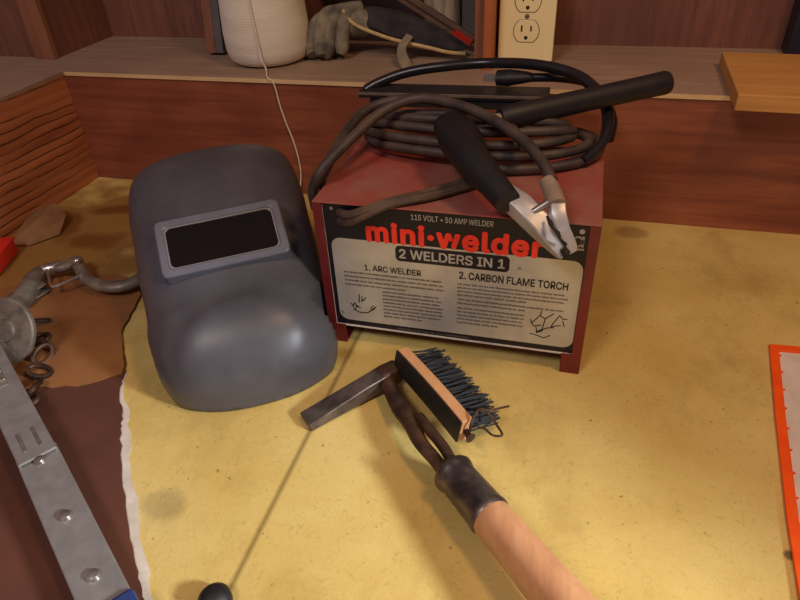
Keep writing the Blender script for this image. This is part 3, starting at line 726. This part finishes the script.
# twine cone
tc = thing('twine_cone', 'large cone of cream twine with a loose end standing on the ledge', 'twine', (-.475, .930, H))
bm = B(); prof = [(.030, .0), (.044, .0006), (.053, .004), (.0585, .011), (.0610, .022), (.0615, .045), (.0600, .075), (.0575, .11), (.0540, .15), (.050, .185), (.044, .20), (.020, .203)]
lathe(bm, [(r*1.06, z) for r, z in prof], 48); o = obj('wound_body', bm, M['twine'], None); o.parent = tc
bm = B(); lathe(bm, [(.012, .20), (.018, .203), (.016, .225), (.013, .225)], 24); o = obj('cone_core', bm, M['cardT'], None); o.parent = tc
bm = B(); tube(bm, [(-.4660, .8720, .330), (-.4620, .8670, .275), (-.4580, .8640, .225), (-.4560, .8630, .198), (-.4520, .8640, H+.004), (-.4350, .8310, H+.003), (-.4255, .8300, .172), (-.4215, .8298, .143), (-.4155, .8295, .115), (-.4090, .8300, .09), (-.4045, .8300, .0602), (-.4050, .8297, .030), (-.4130, .8240, .0016), (-.43, .81, .0014)], .0011, 6)
obj('loose_end', bm, M['twine'], tc)

# leaning slat left of the cone
ls_ = thing('leaning_slat', 'narrow wooden slat with one grey face leaning on the wall left of the twine cone', 'slat', (-.58, .96, H))
bm = B(); box(bm, (-.5835, .985, H+.215), (.016, .020, .43), Matrix.Rotation(-.17, 3, 'X')); obj('slat_body', bm, M['leanw'], ls_, False, .001)
bm = B(); box(bm, (-.5685, .983, H+.214), (.0135, .017, .427), Matrix.Rotation(-.17, 3, 'X')); obj('grey_side', bm, M['greyp'], ls_, False, .001)

# gloves
gl = thing('work_glove', 'crumpled grey suede work glove with cream edged cuff between the twine cone and the post', 'glove', (-.35, .95, H))
def finger(pts, r, name='finger', m=None): 
    bm = B(); tube(bm, [(p[0], p[1], max(p[2], H+.0005+r_)) for p, r_ in zip(pts, r)], list(r), 14, 6); return obj(name, bm, m or M['glove'], gl)
finger([(-.382, .972, .234), (-.3970, .957, .230), (-.4040, .942, .212), (-.4055, .932, .194), (-.4020, .926, .188)], (.009, .0115, .0125, .0120, .008))
finger([(-.370, .978, .240), (-.3850, .957, .238), (-.3900, .940, .216), (-.3880, .928, .196), (-.3860, .924, .188)], (.010, .0115, .0125, .0115, .008))
finger([(-.352, .975, .244), (-.3700, .958, .240), (-.3780, .942, .214), (-.3800, .930, .193), (-.3830, .924, .188)], (.010, .0115, .0120, .0110, .007))
finger([(-.335, .975, .246), (-.3520, .960, .243), (-.3570, .946, .220), (-.3580, .938, .197), (-.3600, .934, .188)], (.010, .0110, .0110, .0110, .007))
bm = B(); tube(bm, [(-.393, .978, .205), (-.375, .975, .222), (-.345, .972, .226), (-.320, .972, .222)], [.014, .022, .024, .016], 16); obj('palm', bm, M['glove'], gl)
bm = B(); tube(bm, [(-.360, .974, .236), (-.320, .972, .2340), (-.280, .968, .2250), (-.235, .965, .2120), (-.195, .962, .2000), (-.172, .960, .1945)], [.010, .019, .024, .021, .012, .004], 18, flat=.42, up=(0, -.55, .83)); obj('cuff', bm, M['gloveD'], gl)
bm = B(); tube(bm, [(-.3560, .9500, .2475), (-.3400, .9480, .2290), (-.3050, .9450, .2160), (-.2695, .9440, .2065), (-.2237, .9450, .1975), (-.1960, .9480, .1910), (-.1710, .952, .1885)], .0027, 8); obj('cream_binding', bm, M['cream'], gl)
bm = B()
L_ = [Vector(p) for p in ((-.252, .942, .2150), (-.2600, .928, .2030), (-.2560, .912, .1930), (-.2450, .897, .1825), (-.2360, .884, .1805))]
tube(bm, L_, [.006, .0065, .0078, .0082, .0072], 10, flat=.22, up=(0, -.7, .7)); tag(obj('cloth_strip', bm, M['strap']), 'grey cloth strip hanging from the glove cuff onto the ledge', 'cloth strip')

# slat with red end, pale roll
rs = thing('red_tipped_slat', 'greyed wooden slat with a red painted end leaning down to the post', 'slat', (-.17, .98, H))
a, b = Vector((-.415, 1.030, .3265)), Vector((-.1660, .990, .1965)); d = (b-a).normalized(); yv = Vector((0, 1, 0)); yv = (yv-d*yv.dot(d)).normalized(); zv = d.cross(yv)
rm = Matrix((d, yv, zv)).transposed()
bm = B(); box(bm, (a+b)/2, ((b-a).length, .008, .0165), rm); obj('slat_body', bm, M['slat'], rs, False, .0008)
bm = B(); box(bm, a.lerp(b, .93)+Vector((0, -.0045, -.002)), (.034, .001, .009), rm); obj('red_end', bm, M['redp'], rs, False)
bm = B(); box(bm, a.lerp(b, .45)+Vector((0, -.0045, .0)), ((b-a).length*.88, .001, .002), rm); obj('groove', bm, M['dpanel'], rs, False)
pr_ = thing('paper_roll', 'pale streaked paper roll standing behind the red tipped slat', 'paper roll', (-.21, 1.06, H))
bm = B(); lathe(bm, [(.026, 0), (.030, .002), (.030, .22), (.026, .222)], 28, Matrix.Translation((-.232, 1.080, H+.0005))); obj('roll_body', bm, M['roll'], pr_)
bm = B(); lathe(bm, [(.012, .0), (.0120, .226)], 20, Matrix.Translation((-.232, 1.080, H+.0005))); obj('roll_core', bm, M['cardT'], pr_)
bm = B(); mm(bm, (-.197, 1.060, H+.0005), (-.160, 1.100, H+.16)); tag(obj('grey_carton', bm, M['greyp'], None, False, .002), 'small grey carton standing between the paper roll and the post', 'carton')

# ================================================================== OUTLET
eo = thing('electrical_outlet', 'ivory duplex electrical outlet on the post above the ledge', 'outlet', (-.0825, .945, .24))
PC = Matrix.Translation((-.0838, .9465, .2430)) @ RX
def plate_obj(name, bm, m, bev=0, smooth=False): return obj(name, bm, m, eo, smooth, bev)
bm = B(); prism(bm, rrect(-.0385, .0385, -.0615, .0615, .004), 0, .0055, PC); plate_obj('cover_plate', bm, M['plate'], .0022)
bm = B(); mm(bm, (-.1165, .9465, .1800), (-.050, 1.052, .300)); plate_obj('outlet_box', bm, M['galv'])
for cz in (-.0195, .0195):
    P = []
    for k in range(40):
        a = 2*PI*k/40; x, y = .0172*math.cos(a), .0172*math.sin(a); y = max(-.0142, min(.0142, y)); P.append((x, y+cz))
    bm = B(); prism(bm, P, .005, .0064, PC); f = plate_obj('receptacle', bm, M['plate'], .0006)
    Q = [(p[0]*1.06, (p[1]-cz)*1.06+cz) for p in P]
    bm = B(); prism(bm, Q, .0052, .0057, PC); plate_obj('receptacle_gap', bm, M['barE'])
    for sx, hh in ((-.0064, .0042), (.0064, .0034)):
        bm = B(); prism(bm, [(sx-.0011, cz+.0035-hh), (sx+.0011, cz+.0035-hh), (sx+.0011, cz+.0035+hh), (sx-.0011, cz+.0035+hh)], .006, .0066, PC); plate_obj('slot', bm, M['slot'])
    bm = B(); prism(bm, [(.0026*math.cos(2*PI*k/14), cz-.0085+.0026*math.sin(2*PI*k/14)) for k in range(14)], .006, .0066, PC); plate_obj('ground_hole', bm, M['slot'])
bm = B(); lathe(bm, [(.0032, .005), (.0032, .0062), (.0020, .0070)], 16, PC); plate_obj('screw', bm, M['barE'], smooth=True)

# ================================================================== CAMERA + LIGHT
cam = bpy.data.cameras.new('camera'); co = bpy.data.objects.new('camera', cam); COL.objects.link(co)
Rm = Matrix(((.96396, .11689, -.23897), (.26196, -.57353, .77617), (-.04633, -.8108, -.58348)))   # columns: right, down, forward
rgt, dwn, fwd = Rm.col[0], Rm.col[1], Rm.col[2]
cm = Matrix((rgt, -dwn, -fwd)).transposed().to_4x4(); cm.translation = (0, 0, .43968)
co.matrix_world = cm
cam.sensor_width = 36; cam.lens = 36*629.7/800; cam.clip_start = .01
SC.camera = co

def area(name, loc, target, size, power, color):
    l = bpy.data.lights.new(name, 'AREA'); l.shape = 'DISK'; l.size = size; l.energy = power; l.color = color
    o = bpy.data.objects.new(name, l); COL.objects.link(o); o.location = loc
    o.rotation_euler = (Vector(target)-Vector(loc)).to_track_quat('-Z', 'Y').to_euler(); return o
area('warm_lamp', (.40, .30, 1.15), (-.05, .5, 0), .20, 4.4, (1, .60, .28))
def spot(name, loc, target, radius, power, color, cone, blend):
    l = bpy.data.lights.new(name, 'SPOT'); l.shadow_soft_size = radius; l.energy = power; l.color = color
    l.spot_size = math.radians(cone); l.spot_blend = blend
    o = bpy.data.objects.new(name, l); COL.objects.link(o); o.location = loc
    o.rotation_euler = (Vector(target)-Vector(loc)).to_track_quat('-Z', 'Y').to_euler(); return o
spot('cool_lamp', (.80, .08, .50), (-.20, .17, 0), .07, 70, (.90, .95, 1), 40, 1)
area('room_fill', (-.5, -.7, 1.6), (-.2, .6, .1), .5, 12, (1, .86, .82))  # added soft fill from the front left, stands for no actual lamp
w = bpy.data.worlds.new('room'); SC.world = w; w.use_nodes = True
w.node_tree.nodes['Background'].inputs[0].default_value = (.34, .22, .26, 1); w.node_tree.nodes['Background'].inputs[1].default_value = .38
vs_ = SC.view_settings; vs_.view_transform = 'Standard'; vs_.look = 'None'; vs_.exposure = 0; vs_.gamma = 1
